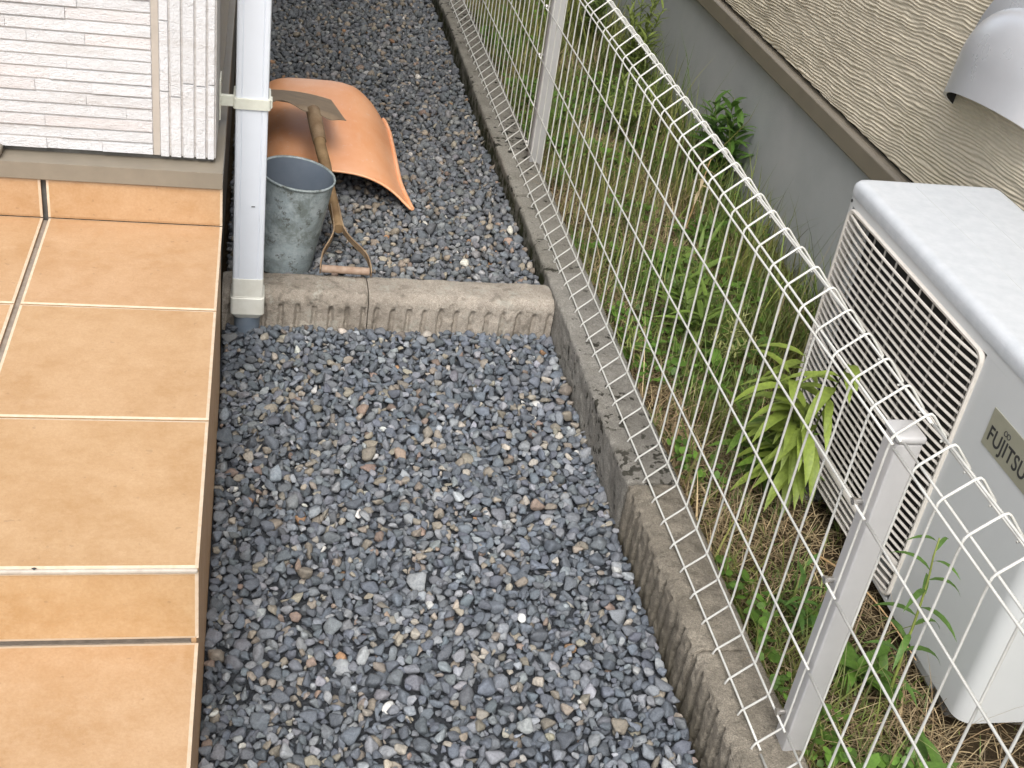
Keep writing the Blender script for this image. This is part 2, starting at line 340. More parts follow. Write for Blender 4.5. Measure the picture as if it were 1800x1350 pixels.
# ------------------------------------------------------------ tiled porch (left)
PZ, SZ, T = .340, .220, .303
def tile_piece(mb, o, u, v, n, lu, lv, edges, th=.006, e=.0042, shade=1.0):
    """tile plate at corner o spanning u*lu, v*lv, facing n; edges=(u0,u1,v0,v1) which sides show the pale worn edge"""
    o, u, v, n = map(lambda a: np.array(a, float), (o, u, v, n))
    c = np.array((1, 1, 1)) * shade * (1 + random.uniform(-.05, .05)) * np.array((1, 1 + random.uniform(-.01, .03), 1 + random.uniform(-.03, .03)))
    us = [0, e, lu - e, lu]; vs = [0, e, lv - e, lv]; drop = .0011
    V = []
    for i, a in enumerate(us):
        for j, b in enumerate(vs):
            V.append(o + u * a + v * b + n * (th - (drop if i in (0, 3) or j in (0, 3) else 0)))
    flip = np.dot(np.cross(u, v), n) < 0
    for i in range(3):
        for j in range(3):
            q = [i * 4 + j, (i + 1) * 4 + j, (i + 1) * 4 + j + 1, i * 4 + j + 1]
            if flip: q = q[::-1]
            b = (i == 0 and edges[0]) or (i == 2 and edges[1]) or (j == 0 and edges[2]) or (j == 2 and edges[3])
            mb.add([V[k] for k in q], [(0, 1, 2, 3)], 1 if b else 0, c)
    for (a, b) in (((0, 0), (3, 0)), ((3, 0), (3, 3)), ((3, 3), (0, 3)), ((0, 3), (0, 0))):
        p, q = V[a[0] * 4 + a[1]], V[b[0] * 4 + b[1]]
        mb.add([p, q, q - n * th, p - n * th], [(0, 1, 2, 3) if flip else (3, 2, 1, 0)], 0, c * .9)
porch = empty('tiled_porch', (-.3, -.45, -.05), 'orange tan tiled entrance porch with one step, beside the gravel path', 'porch')
X = (1, 0, 0); Y = (0, 1, 0); Z3 = (0, 0, 1)
core = MB(); core.box((-3, -.9, -.06), (-.008, -.001, PZ - .0062)); core.box((-3, -1.9, -.06), (-.008, -.904, SZ - .0062))
core.build('mortar_bed', M['grout'], porch)
top = MB(); lower = MB(); riser = MB(); side = MB(); back = MB()
cols = [(-.2935, 0), (-.6035, -.3025), (-.912, -.6115), (-1.221, -.9205), (-1.53, -1.2295)]
g = .0014
for (a, b) in cols:
    for i in range(3):
        y1 = -i * T - (g if i else .0015); y0 = -(i + 1) * T + (g if i < 2 else .0)
        tile_piece(top, (a, y0, PZ - .006), X, Y, Z3, b - a, y1 - y0, (1, 1, 1, 1))
    tile_piece(back, (a, -.0005, PZ + .002), X, Z3, (0, -1, 0), b - a, .071, (1, 1, 0, 0), th=.006)
    tile_piece(riser, (a if a > -.5 else a, -.903, SZ + .004), X, Z3, (0, -1, 0), b - a, PZ - .0105 - SZ, (1, 1, 1, 1))
    for i in range(3):
        y1 = -.9115 - i * T - (g if i else 0); y0 = -.9115 - (i + 1) * T + g
        tile_piece(lower, (a, y0, SZ - .006), X, Y, Z3, b - a, y1 - y0, (1, 1, 1, 1))
# side face toward the gravel: tiles standing on edge, tint lightened to offset the shade there
for i in range(3):
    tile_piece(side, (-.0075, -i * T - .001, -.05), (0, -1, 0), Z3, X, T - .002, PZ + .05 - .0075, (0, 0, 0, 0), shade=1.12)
for i in range(3):
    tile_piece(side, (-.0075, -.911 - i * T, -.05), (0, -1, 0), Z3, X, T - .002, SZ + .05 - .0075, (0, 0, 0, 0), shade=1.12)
top.build('upper_tread', [M['tile'], M['tile_edge']], porch); lower.build('lower_tread', [M['tile'], M['tile_edge']], porch)
riser.build('step_riser', [M['tile'], M['tile_edge']], porch); side.build('side_face', [M['tile'], M['tile_edge']], porch); back.build('back_skirting', [M['tile'], M['tile_edge']], porch)
nz = MB(); nz.bbox((-3, -.9135, PZ - .0065), (-.0005, -.9090 + .0005, PZ - .0003), .0022, 3); nz.build('step_nosing', M['nosing'], porch, smooth=True)
ch = MB(); ch.add([(-.0 - .187, -.9098, PZ + .0012), (-.183, -.9085, PZ + .0012), (-.180, -.9102, PZ + .0012), (-.183, -.9128, PZ + .0008)], [(0, 3, 2, 1)]); ch.build('chip', M['ink'], porch)

# ------------------------------------------------------------ white house (left)
HX1, HY, HZ = -.013, .022, .4585
house = empty('white_house', (-1, 1.5, 0), 'house corner clad in white narrow brick siding above a taupe flashing', 'house')
sw = MB(); r = np.random.default_rng(21)
sw.box((-3, HY + .0022, HZ), (HX1 - .0002, 4.5, 3.2), 0, (.86, .82, .78))
pitch = .0205; z = HZ
row = 0
while z < 1.35:
    x = -.118 if row else -.118
    x0 = -1.9 + r.uniform(0, .1)
    while x0 < -.1185:
        x1 = x0 + r.choice([.09, .12, .15, .2, .24])
        if x1 > -.15: x1 = -.1185
        dp = r.uniform(-.0004, .0022); t = r.uniform(.93, 1.04); warm = r.uniform(0, .06) * (r.random() < .35)
        top_ = z + pitch - .0017
        yy = HY - dp; s_ = .0012
        V = [(x0, HY + .007, z), (x1, HY + .007, z), (x1, HY + .007, top_), (x0, HY + .007, top_), (x0 + .0003, yy, z + s_), (x1 - .0003, yy, z + s_), (x1 - .0003, yy + .0006, top_ - s_), (x0 + .0003, yy + .0006, top_ - s_)]
        sw.add(V, [(4, 5, 6, 7), (0, 1, 5, 4), (1, 2, 6, 5), (2, 3, 7, 6), (3, 0, 4, 7)], 0, (t, t * (1 - warm * .7), t * (1 - warm)))
        x0 = x1
    z += pitch; row += 1
o = sw.build('siding_wall', [M['siding'], M['joint']], house)
cs = MB(); cs.box((-.1175, HY + .0005, HZ), (-.1065, HY + .0062, 1.7)); cs.build('sealant_joint', M['joint'], house)
cb = MB()      # corner piece: upright ribs
xr = [-.106, -.0885, -.0685, -.047, -.0275, HX1]
for k in range(5):
    a, b = xr[k], xr[k + 1] - .0022; z = HZ - .002
    while z < 1.6:
        L_ = r.choice([.12, .16, .21, .26]) * (1 if z > HZ else r.uniform(.5, 1)); t = r.uniform(.96, 1.04); dp = r.uniform(0, .0015) + .001
        cb.add([(a, HY + .006, z), (b, HY + .006, z), (b, HY + .006, z + L_ - .0012), (a, HY + .006, z + L_ - .0012), (a + .0012, HY - dp, z + .001), (b - .001, HY - dp, z + .001), (b - .001, HY - dp, z + L_ - .002), (a + .0012, HY - dp, z + L_ - .002)],
               [(4, 5, 6, 7), (0, 1, 5, 4), (1, 2, 6, 5), (2, 3, 7, 6), (3, 0, 4, 7), (0, 3, 2, 1)], 0, (t, t, t)); z += L_
cb.box((-.106, HY + .0062, HZ - .002), (HX1, HY + .03, 1.6), 0)
cb.build('corner_panel', M['siding'], house)
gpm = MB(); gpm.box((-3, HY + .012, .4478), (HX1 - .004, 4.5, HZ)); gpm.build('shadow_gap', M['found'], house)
fl = MB()
def sweep(mb, prof, path, mi=0):
    """prof: list of (out, z); path: list of (x,y,nx,ny)"""
    P = np.array([[(x + nx * o_, y + ny * o_, z_) for (o_, z_) in prof] for (x, y, nx, ny) in path]); mb.grid(P, mi)
prof = [(-.07, .4480), (-.022, .4475), (.0, .4465), (.003, .446), (.003, .4165), (.0005, .4145), (-.06, .4145)]
s2 = .0
sweep(fl, prof, [(-3, -.010, 0, -1), (-.003, -.010, 1, -1), (-.003, 4.5, 1, 0)])
fl.build('flashing', M['flash'], house)
fd = MB(); fd.box((-3, .0062, 0), (-.012, 4.5, .4145)); fd.build('foundation', M['found'], house)
te = MB(); te.bbox((-.52, -.011, .4495), (-.362, .022, .4635), .005, 3); te.build('threshold_end', M['flash'], house, smooth=True)

# bits standing far down the side of the house
bl = empty('ochre_block_stack', (.005, 2.35, .0), 'ochre concrete blocks stacked against the far side of the white house', 'block')
for k, z in enumerate((.0, .13, .26, .39)):
    b = MB(); b.bbox((-.011, 2.2 + .02 * (k % 2), z + .002), (.045, 2.62, z + .128), .004, 2); b.build('block', M['ochre'], bl)

# ------------------------------------------------------------ downspout
DX, DY, DW = .0465, .2, .0315
ds = empty('downspout', (DX, DY + .03, -.03), 'white square downspout running down the house corner into a grey stub pipe', 'downspout')
def sq_profile(cx, cy, hw, r, z, n=5, grooves=False):
    P = []
    for qx, qy, a0 in ((1, 1, 0), (-1, 1, 90), (-1, -1, 180), (1, -1, 270)):
        for k in range(n):
            a = math.radians(a0 + 90 * k / (n - 1)); P.append((cx + qx * (hw - r) + r * math.cos(a), cy + qy * (hw - r) + r * math.sin(a), z))
    return P
def sq_tube(mb, cx, cy, rings, r, mi=0, groove=0):
    V = []
    for z, hw in rings:
        if groove:
            P = []; c = hw; gz = groove; e = .0055
            for k in range(4):
                a = k * math.pi / 2; ca, sa = math.cos(a), math.sin(a)
                for (u, o_) in ((-c + r, 0), (-c + .0105, 0), (-c + .0112, gz), (-c + .0118, gz), (-c + .0125, 0), (c - .0125, 0), (c - .0118, gz), (c - .0112, gz), (c - .0105, 0), (c - r, 0), (c - r * .3, .3 * r)):
                    P.append((cx + ca * u + sa * (c - o_), cy + sa * u - ca * (c - o_), z))
            V.append(P)
        else: V.append(sq_profile(cx, cy, hw, r, z))
    n = len(V[0]); A = [p for ring in V for p in ring]
    F = [(i * n + j, i * n + (j + 1) % n, (i + 1) * n + (j + 1) % n, (i + 1) * n + j) for i in range(len(V) - 1) for j in range(n)]
    if groove: pass
    F += [tuple(range(n))[::-1], tuple((len(V) - 1) * n + j for j in range(n))]
    mb.add(A, F, mi)
CY = DY + DW
p = MB(); sq_tube(p, DX, CY, [(.10, DW - .0012), (3.0, DW - .0012)], .005, groove=.0016); p.build('pipe', M['pipe'], ds)
j = MB(); sq_tube(j, DX, CY, [(.083, DW - .0004), (.123, DW - .0004), (.1235, DW - .001)], .006); sq_tube(j, DX, CY, [(.030, DW - .006), (.042, DW + .0018), (.043, DW + .0026), (.079, DW + .0026), (.0805, DW + .0008), (.083, DW + .0004)], .008)
j.build('socket_joint', M['pipe_joint'], ds)
pv = MB(); pv.tube([(DX, CY, -.06), (DX, CY, .038)], .0265, 28); pv.build('stub_pipe', M['pvc'], ds, smooth=True, auto=.6)
br = MB(); sq_tube(br, DX, CY, [(.484, DW + .0008), (.4845, DW + .003), (.5045, DW + .003), (.505, DW + .0008)], .006)
br.bbox((-.012, CY - .034, .488), (.013, CY - .026, .510), .002); br.bbox((-.0125, CY - .06, .47), (-.0095, CY - .005, .545), .001); br.bbox((.078, CY - .026, .486), (.084, CY - .004, .503), .0015)
br.build('wall_bracket', M['brace'], ds)
mk = MB(); mk.box((.050, DY - .0005, .285), (.057, DY + .0005, .2862)); mk.build('scratch', M['ink'], ds)

# ------------------------------------------------------------ concrete blocks and kerb
def block(mb, L, prof, ribs, org, du, dout, seed=0, amp=.0015, rp=.0345, rw=.011, rd=.007, ztop=None, colr=None, dens=.0028):
    """prof (out,z) dense polyline around; swept along du; grooves cut into the outer face"""
    pts = [np.array(prof[0])]
    for a, b in zip(prof[:-1], prof[1:]):
        a, b = np.array(a), np.array(b); n = max(1, int(np.linalg.norm(b - a) / .0045))
        for k in range(1, n + 1): pts.append(a + (b - a) * k / n)
    pts = np.array(pts); us = np.linspace(0, L, max(2, int(L / dens)))
    U, O = np.meshgrid(us, pts[:, 0], indexing='ij'); _, Zz = np.meshgrid(us, pts[:, 1], indexing='ij')
    du, dout = np.array(du, float), np.array(dout, float)
    outer = pts[:, 0].max()
    if ribs:
        ph = (U / rp) % 1; jit = fbm(np.stack([U * 0, Zz, U * 0 + seed], -1), 40, 2) * .12
        w_ = rw / rp; gprof = np.clip((w_ / 2 - np.abs(ph - .5 + jit)) / (w_ * .42), 0, 1); gprof = gprof * gprof * (3 - 2 * gprof)
        zz = np.clip(((ztop if ztop else .055) + .006 * fbm(np.stack([U, U * 0, U * 0 + seed], -1), 90, 2) - Zz) / .006, 0, 1); face = np.clip((O - (outer - .012)) / .008, 0, 1)
        O = O - rd * gprof * zz * face
    P = np.array(org) + U[..., None] * du + O[..., None] * dout; P[..., 2] += Zz
    dn = fbm(P + seed * 3.7, 55, 4, seed); dn2 = fbm(P, 260, 2, seed + 9)
    e = np.clip(1 - np.minimum(U, L - U) / .006, 0, 1)
    nrm = np.zeros_like(P); nrm += dout * np.where(O > outer - .02, 1, 0)[..., None] * .9; nrm[..., 2] += .8
    P = P + nrm * (dn * amp * 2 + dn2 * amp * .8 - e * .003)[..., None]
    fl_ = np.cross(du, dout)[2] < 0
    mb.grid(P, 0, colr, flip=not fl_)
    n = P.shape[1]
    mb.add(P[0], [tuple(range(n)) if fl_ else tuple(range(n))[::-1]], 0, colr); mb.add(P[-1], [tuple(range(n))[::-1] if fl_ else tuple(range(n))], 0, colr)

kerb = empty('concrete_kerb', (.755, .7, -.06), 'long grey concrete kerb carrying the mesh fence beside the gravel', 'kerb')
js = [-1.63, -1.215, -.81, -.408, -.014, .375, .785, 1.18, 1.585, 2.0, 2.39, 2.79, 3.2]
for k in range(len(js) - 1):
    y0, y1 = js[k] + .0012, js[k + 1] - .0012; rib = js[k] < -.45; zt = .083 + (.003 * math.sin(k * 2.3) if not rib else .0)
    b = MB(); ox = .002 * math.sin(k * 1.7)
    prof = [(-.10, -.06), (-.10, zt - .003), (-.096, zt), (-.014 if rib else -.006, zt), (-.005 if rib else -.0015, zt - (.004 if rib else .002)), (0, zt - (.013 if rib else .006)), (0, -.06)]
    block(b, y1 - y0, prof, rib, (.705 + ox, y0, 0), Y, (-1, 0, 0), seed=k, amp=.0024 if rib else .0016, ztop=.076, rd=.012, rw=.017)
    b.build('kerb_block', M['rib_dirty'] if rib else (M['kerb_moss'] if js[k] > .3 else M['kerb']), kerb, smooth=True, auto=1.0)
    if k: 
        pass
mo = MB()
for y in js[1:-1]: mo.box((.709, y - .002, -.05), (.800, y + .002, .076))
mo.build('mortar_joint', M['rib_dirty'], kerb)
edge = empty('edging_blocks', (.35, .28, -.06), 'low weathered ribbed concrete block border crossing the gravel path', 'block border')
prof = [(-.0, -.06), (-.0, .070), (.012, .0745), (.030, .077), (.050, .0785), (.082, .0775), (.093, .071), (.0975, .060), (.098, .045), (.098, -.06)]
for k, (x0, x1) in enumerate([(-.005, .2965), (.2985, .7035)]):
    b = MB(); block(b, x1 - x0, prof, True, (x0, .331 - .018 * (.3 - x0) * 0, 0), X, (0, -1, 0), seed=30 + k, amp=.0018, ztop=.050, rd=.0095, rw=.015, dens=.002)
    b.build('edging_block', M['rib'], edge, smooth=True, auto=1.0)

# ------------------------------------------------------------ mesh fence
fence = empty('mesh_fence', (.79, 0, .05), 'cream welded wire mesh fence with rolled top on square grey posts', 'fence')
XF = .772; WP = .0590; WR = .00172
ZT, ZB = .607, .122
def panel(y0, y1):
    mb = MB(); n = int(round((y1 - y0) / WP)); yy = [-.9945 + k * WP for k in range(-40, 110) if y0 + .002 < -.9945 + k * WP < y1 - .002]
    for y in yy:
        j1, j2 = random.uniform(-.0012, .0012), random.uniform(-.0012, .0012); a = .0035
        pts = [(XF - .030, y, ZB - .0445), (XF - .0375, y, ZB - .039), (XF - .0335, y, ZB - .030), (XF - .004, y + j1, ZB - .003), (XF - .0005, y, ZB + .003)]
        pts += [(XF, y, ZB + .02), (XF, y + j1, .3), (XF, y + j2, .45), (XF, y, ZT - .02)]
        pts += [(XF + .001, y, ZT - .001), (XF + .0045, y, ZT + .0045), (XF + .034, y, ZT + .031), (XF + .0385, y, ZT + .0325), (XF + .0425, y, ZT + .030), (XF + .068, y, ZT + .001), (XF + .0685, y, ZT - .004), (XF + .063, y, ZT - .0055)]
        mb.tube(pts, WR, 7)
    for (dx, z) in ((-.0035, .127), (-.0035, .243), (-.0035, .367), (-.0035, .493), (-.0035, ZT - .004), (.0062, ZT + .002), (.0345, ZT + .0285), (.0655, ZT - .0015), (-.0305, ZB - .031), (-.0315, ZB - .0435)):
        nseg = 24; ys = np.linspace(y0, y1, nseg); ph = random.uniform(0, 6)
        mb.tube([(XF + dx + .0006 * math.sin(y * 3 + ph), y, z + .0012 * math.sin(y * 4.1 + ph)) for y in ys], WR, 7)
    return mb
for (y0, y1) in ((-3.0, -1.011), (-1.006, .990), (.996, 3.0), (3.006, 5.0)):
    panel(y0, y1).build('wire_panel', M['wire'], fence, smooth=True)
for y in (-2.985, -.984, 1.012, 3.012):
    pm = MB(); zt = .600; pm.bbox((.7785, y - .0165, .02), (.8115, y + .0165, zt), .0025, 3)
    po = pm.build('post', M['post'], fence, smooth=True, auto=.7)
    cm = MB(); cm.bbox((.7768, y - .0185, zt + .0005), (.8138, y + .0215, zt + .011), .004, 3); cm.build('post_cap', M['post'], po, smooth=True, auto=.9)
    for z in (.127, .367, .493):
        cl = MB()
        yb = y + .010
        cl.tube([(.7785, yb, z + .004), (.766, yb, z + .004)], .0038, 10); cl.tube([(.7700, yb, z + .004), (.7655, yb, z + .004)], .0052, 6)
        cl.build('clamp_bolt', M['bolt'], po)

# ------------------------------------------------------------ neighbouring house (right)
nh = empty('neighbouring_house', (3, 1, 0), 'beige wood grain clad house with brown flashing and grey rendered base', 'house')
WX = 1.445
def grain():
    ya = np.arange(-1.2, 2.6, .0065); za = np.arange(.4115, 1.15, .0013)
    Yg, Zg = np.meshgrid(ya, za, indexing='ij')
    q = np.stack([Yg * 3.2, Zg * 0, Zg * 9], -1)
    zz = Zg - .09 * (-Yg) + .009 * fbm(q, 1.0, 3, 4) + .004 * fbm(np.stack([Yg * 22, Zg * 0, Zg * 20], -1), 1, 2, 8)
    ph = zz / .0078 + 1.0 * fbm(np.stack([Yg * 7, Zg * 0, Zg * 45], -1), 1, 2, 2)
    h = .5 + .5 * np.cos(2 * math.pi * ph); h = h ** .8
    amp = .45 + 1.0 * np.clip(.5 + fbm(np.stack([Yg * 11, Zg * 0, Zg * 60], -1), 1, 2, 6), 0, 1)
    h = h * amp + .25 * noise(np.stack([Yg * 60, Zg * 0, Zg * 500], -1))
    Xg = WX + .0028 - .0030 * h
    g0 = np.clip((.4145 - Zg) / .003, 0, 1) * .001; Xg += g0
    t = .90 + .12 * (h > .35)
    P = np.stack([Xg, Yg, Zg], -1); a, b = P.shape[:2]; idx = np.arange(a * b).reshape(a, b)
    Q = np.stack([idx[:-1, :-1], idx[:-1, 1:], idx[1:, 1:], idx[1:, :-1]], -1).reshape(-1, 4)
    n = .92 + .10 * np.clip(h, 0, 1)
    tint = np.stack([n, n, n], -1).reshape(-1, 3)
    return P.reshape(-1, 3), Q, tint
def m_grain():
    m = Mat('grained_siding', .75, .25); n = m.noise(5, 4, .6); f = m.noise(240, 4, .7, vec=m.vec((1, .25, 1.5))); s_ = m.noise(3.2, 3, .6, lo=.55, hi=.75)
    c = m.mix(n, (.76, .685, .54), (.68, .61, .48)); c = m.mix(m.mul(f, .25), c, (.25, .215, .15)); c = m.mix(m.mul(s_, .16), c, (.36, .33, .15)); c = m.mix(1.0, c, m.tint(), 'MULTIPLY'); m.color(c); m.bump(f, .0006, .5); return m.m
M['grain'] = m_grain()
V, Q, tt = grain(); g1 = fast('siding_board', V, Q, M['grain'], tt, parent=nh, smooth=True)
pw = MB(); pw.box((WX + .0045, -3.5, .4118), (6, 6.5, 3.2), 0, (.95, .95, .95)); pw.build('wall', M['grain'], nh)
rc = MB(); rc.box((WX + .012, -3.5, .348), (6, 6.5, .4115)); rc.build('gap_shade', M['inner_shade'], nh)  # black strip painting the shadow line between siding and flashing
f2 = MB()
P = np.array([[(x_, y, z_) for (x_, z_) in ((1.46, .4025), (1.441, .3985), (1.4345, .394), (1.4335, .3915), (1.4335, .350), (1.4355, .3465), (1.46, .3465))] for y in (-3.5, 6.5)]); f2.grid(P, 0, flip=True)
f2.build('flashing', M['flash'], nh)
fb = MB(); fb.box((1.4535, -3.5, -.15), (6, 6.5, .347)); fb.build('foundation', M['found2'], nh)
# exhaust hood
hood = empty('vent_hood', (WX, .03, .70), 'silver domed exhaust vent hood on the beige grained siding above the air conditioner', 'vent')
def hood_mesh(R, D, ins=0.0, yc=.012, zb=.607, zt=.70, Ht=.125, rise=.045):
    Pn = []
    nth, nl = 40, 22
    for i in range(nl + 1):
        row = []
        for j in range(nth + 1):
            th = math.pi * j / nth; c, s_ = math.cos(th), math.sin(th)
            if i <= 8:
                k = i / 8; z0 = zb + rise * s_; z = z0 + (zt - z0) * k; f = 1 + .04 * (1 - k)
            else:
                a = (i - 8) / (nl - 8) * math.pi / 2; z = zt + Ht * math.sin(a) ** 1.0; f = math.cos(a) ** .75 if a < math.pi / 2 - 1e-6 else 0.0
            row.append((WX - (D - ins) * s_ * f, yc + (R - ins) * c * f, z - (ins if i > 8 else 0)))
        Pn.append(row)
    Pn = np.array(Pn); a_ = math.radians(-8); dy, dz = Pn[..., 1] - .19, Pn[..., 2] - zb
    Pn[..., 1] = .19 + dy * math.cos(a_) - dz * math.sin(a_) * 0; Pn[..., 2] = zb + dz + dy * math.sin(a_); return Pn
hm = MB(); hm.grid(hood_mesh(.172, .074), 0, flip=False); hm.grid(hood_mesh(.172, .074, .007), 1, flip=True)
a = hood_mesh(.172, .074)[0]; b = hood_mesh(.172, .074, .007)[0]; hm.grid(np.stack([a, b]), 0)
hm.build('hood', [M['hood'], M['inner_shade']], hood, smooth=True, auto=1.0)  # inner shell coloured near-black for the shade under the hood
fg = MB(); th = np.linspace(-.25, math.pi + .1, 41)
fg.grid(np.array([[(x_, .012 + R_ * math.cos(t), .715 + R_ * math.sin(t)) for t in th] for (x_, R_) in ((WX + .002, .184), (WX - .004, .184), (WX - .006, .181), (WX - .006, .02))]), flip=True); fg.build('flange', M['hood'], hood, smooth=True, auto=.8)

# ------------------------------------------------------------ air conditioner outdoor unit
AX0, AX1, AY0, AY1, AZ0, AZ1 = 1.100, 1.385, -.925, -.145, .034, .571
ac = empty('air_conditioner', (1.24, -.535, -.04), 'ivory air conditioner outdoor unit with slatted front grille beyond the fence', 'air conditioner')
GY0, GY1, GZ0, GZ1 = -.668, -.166, .040, .524
def rpoly(pts):
    out = []
    for (x, y, r_) in pts:
        out.append((x, y, r_))
    P = []; n = len(out)
    for i in range(n):
        x, y, r_ = out[i]; a = np.array(out[i - 1][:2]); b = np.array(out[(i + 1) % n][:2]); p_ = np.array((x, y))
        if r_ <= 0: P.append((x, y)); continue
        u = (a - p_) / np.linalg.norm(a - p_); v = (b - p_) / np.linalg.norm(b - p_)
        s0 = p_ + u * r_; s1 = p_ + v * r_; c = p_ + (u + v) * r_
        a0 = math.atan2(*(s0 - c)[::-1]); a1 = math.atan2(*(s1 - c)[::-1]); dA = (a1 - a0 + math.pi) % (2 * math.pi) - math.pi
        for k in range(9): P.append(tuple(c + r_ * np.array((math.cos(a0 + dA * k / 8), math.sin(a0 + dA * k / 8)))))
    return P
def prism(mb, poly, z0, z1, caps=(True, True), mi=0):
    n = len(poly); V = [(x, y, z0) for x, y in poly] + [(x, y, z1) for x, y in poly]
    F = [(i, (i + 1) % n, n + (i + 1) % n, n + i) for i in range(n)]
    if caps[0]: F.append(tuple(range(n))[::-1])
    if caps[1]: F.append(tuple(range(n, 2 * n)))
    mb.add(V, F, mi)
full = rpoly([(AX1, AY0, .012), (AX1, AY1, .012), (AX0, AY1, .014), (AX0, AY0, .026)])
notch = rpoly([(AX1, AY0, .012), (AX1, AY1, .012), (AX0, AY1, .014), (AX0, GY1, 0), (AX0 + .05, GY1, 0), (AX0 + .05, GY0, 0), (AX0, GY0, 0), (AX0, AY0, .026)])
cs = MB(); prism(cs, full, GZ1, .5395); prism(cs, notch, GZ0 + .0001, GZ1 - .0001, (False, False)); prism(cs, full, AZ0, GZ0)
casing = cs.build('casing', M['ac'], ac, smooth=True, auto=.6)
cv = MB(); cv.box((AX0 + .048, GY0 + .001, GZ0 + .001), (AX0 + .0495, GY1 - .001, GZ1 - .001)); cv.build('fan_cavity_shade', M['inner_shade'], ac)  # near-black sheet painting the shaded depth behind the slats
# lid: rounded shell
lid = MB(); rings = []
for (ins, z) in ((.0, .541), (-.0015, .5405), (-.0022, .543), (-.0022, .556), (-.0010, .562), (.003, .5675), (.009, .5705), (.016, .571)):
    rings.append([(x, y, z) for x, y in rpoly([(AX1 - ins, AY0 + ins, .014), (AX1 - ins, AY1 - ins, .014), (AX0 + ins, AY1 - ins, .016), (AX0 + ins, AY0 + ins, .03)])])
n = len(rings[0]); lid.add([p_ for r_ in rings for p_ in r_], [(i * n + j, i * n + (j + 1) % n, (i + 1) * n + (j + 1) % n, (i + 1) * n + j) for i in range(len(rings) - 1) for j in range(n)] + [tuple((len(rings) - 1) * n + j for j in range(n))])
lidd = lid.build('lid', M['ac_top'], ac, smooth=True, auto=1.2)
sm = MB()
for xx in (1.205, 1.285): sm.box((xx, AY0 + .03, .5709), (xx + .0008, AY1 - .03, .5714))
sm.build('lid_crease', M['ac'], lidd)
# grille
def bulge(y, z=0):
    t = (y - GY0) / (GY1 - GY0); return -.016 * (1 - abs(2 * t - 1) ** 3.2)
gr = MB()
def rim(mb, r_=.018, w_=.006, dx=.004):
    P = []
    pts = rpoly([(GY0, GZ0 + .004, r_), (GY1, GZ0 + .004, r_), (GY1, GZ1, r_), (GY0, GZ1, r_)])
    R_ = []
    for (o_, xx) in ((0, AX0 + .002), (0, AX0 - dx), (w_ * .3, AX0 - dx - .002), (w_, AX0 - dx - .001), (w_, AX0 + .02)):
        cx, cz = (GY0 + GY1) / 2, (GZ0 + GZ1) / 2
        R_.append([(xx, y + (-o_ if y > cx else o_), z + (-o_ if z > cz else o_)) for y, z in pts])
    n = len(pts); mb.add([q for r2 in R_ for q in r2], [(i * n + j, i * n + (j + 1) % n, (i + 1) * n + (j + 1) % n, (i + 1) * n + j)[::-1] for i in range(len(R_) - 1) for j in range(n)])
rim(gr)
gobj = gr.build('grille', M['slat'], ac, smooth=True, auto=.7)
sl_ = MB(); ys = np.linspace(GY1 - .005, GY0 + .005, 26); zc = GZ0 + .018; pit = .01375
while zc < GZ1 - .010:
    wide = abs(zc - .112) < pit * .5
    h_ = .0044 if not wide else .0115
    P = np.array([[(AX0 - .003 + bulge(y) + dx, y, zc + dz) for (dx, dz) in ((0, -h_ / 2 + .001), (.001, -h_ / 2), (.0040, -h_ / 2 + .0006), (.0040, h_ / 2 - .0006), (.001, h_ / 2), (0, h_ / 2 - .001), (0, -h_ / 2 + .001))] for y in ys])
    sl_.grid(P, 0); zc += pit
sl_.build('slat', M['slat'], gobj, smooth=True, auto=.8)
rb = MB()
for k in range(11):
    y = GY1 - .022 - k * .0455
    rb.box((AX0 + .010 + bulge(y), y - .0010, GZ0 + .006), (AX0 + .013 + bulge(y), y + .0010, GZ1 - .004))
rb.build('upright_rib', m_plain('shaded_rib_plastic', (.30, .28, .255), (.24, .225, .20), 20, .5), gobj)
sc_ = MB(); sc_.tube([(AX0 - .0015, -.160, .5315), (AX0 + .002, -.160, .5315)], .003, 12); sc_.build('screw', M['ink'], casing, smooth=True, auto=.6)
# badge with lettering
bg = MB(); bg.bbox((AX0 - .0012, -.905, .413), (AX0 + .0005, -.7295, .475), .0004, 1)
badge = bg.build('badge', M['badge'], ac)
def text(body, size, loc, sx, parent):
    cu = bpy.data.curves.new('lettering', 'FONT'); cu.body = body; cu.size = size; cu.extrude = .0002; cu.offset = .0004; cu.space_character = 1.05
    t = bpy.data.objects.new('t', cu); COL.objects.link(t)
    bpy.context.view_layer.update(); me = bpy.data.meshes.new_from_object(t.evaluated_get(bpy.context.evaluated_depsgraph_get())); bpy.data.objects.remove(t)
    me.name = 'lettering'; me.transform(Matrix.Diagonal((sx, 1, 1, 1)))
    me.transform(Matrix(((0, 0, -1, 0), (-1, 0, 0, 0), (0, 1, 0, 0), (0, 0, 0, 1))))   # x -> -Y, y -> +Z, faces -X
    o = bpy.data.objects.new('lettering', me); COL.objects.link(o); o.parent = parent; o.location = Vector(loc) - gloc(parent); me.materials.append(M['ink']); return o
text('FUJITSU', .034, (AX0 - .0015, -.737, .4265), .86, badge)
inf = MB()
for cy_ in (-.7735, -.7815):
    inf.tube([(AX0 - .0016, cy_ + .0038 * math.cos(t), .4585 + .0038 * math.sin(t)) for t in np.linspace(0, 2 * math.pi, 21)], .0006, 5, cap=False, closed=True)
inf.build('emblem', M['ink'], badge)
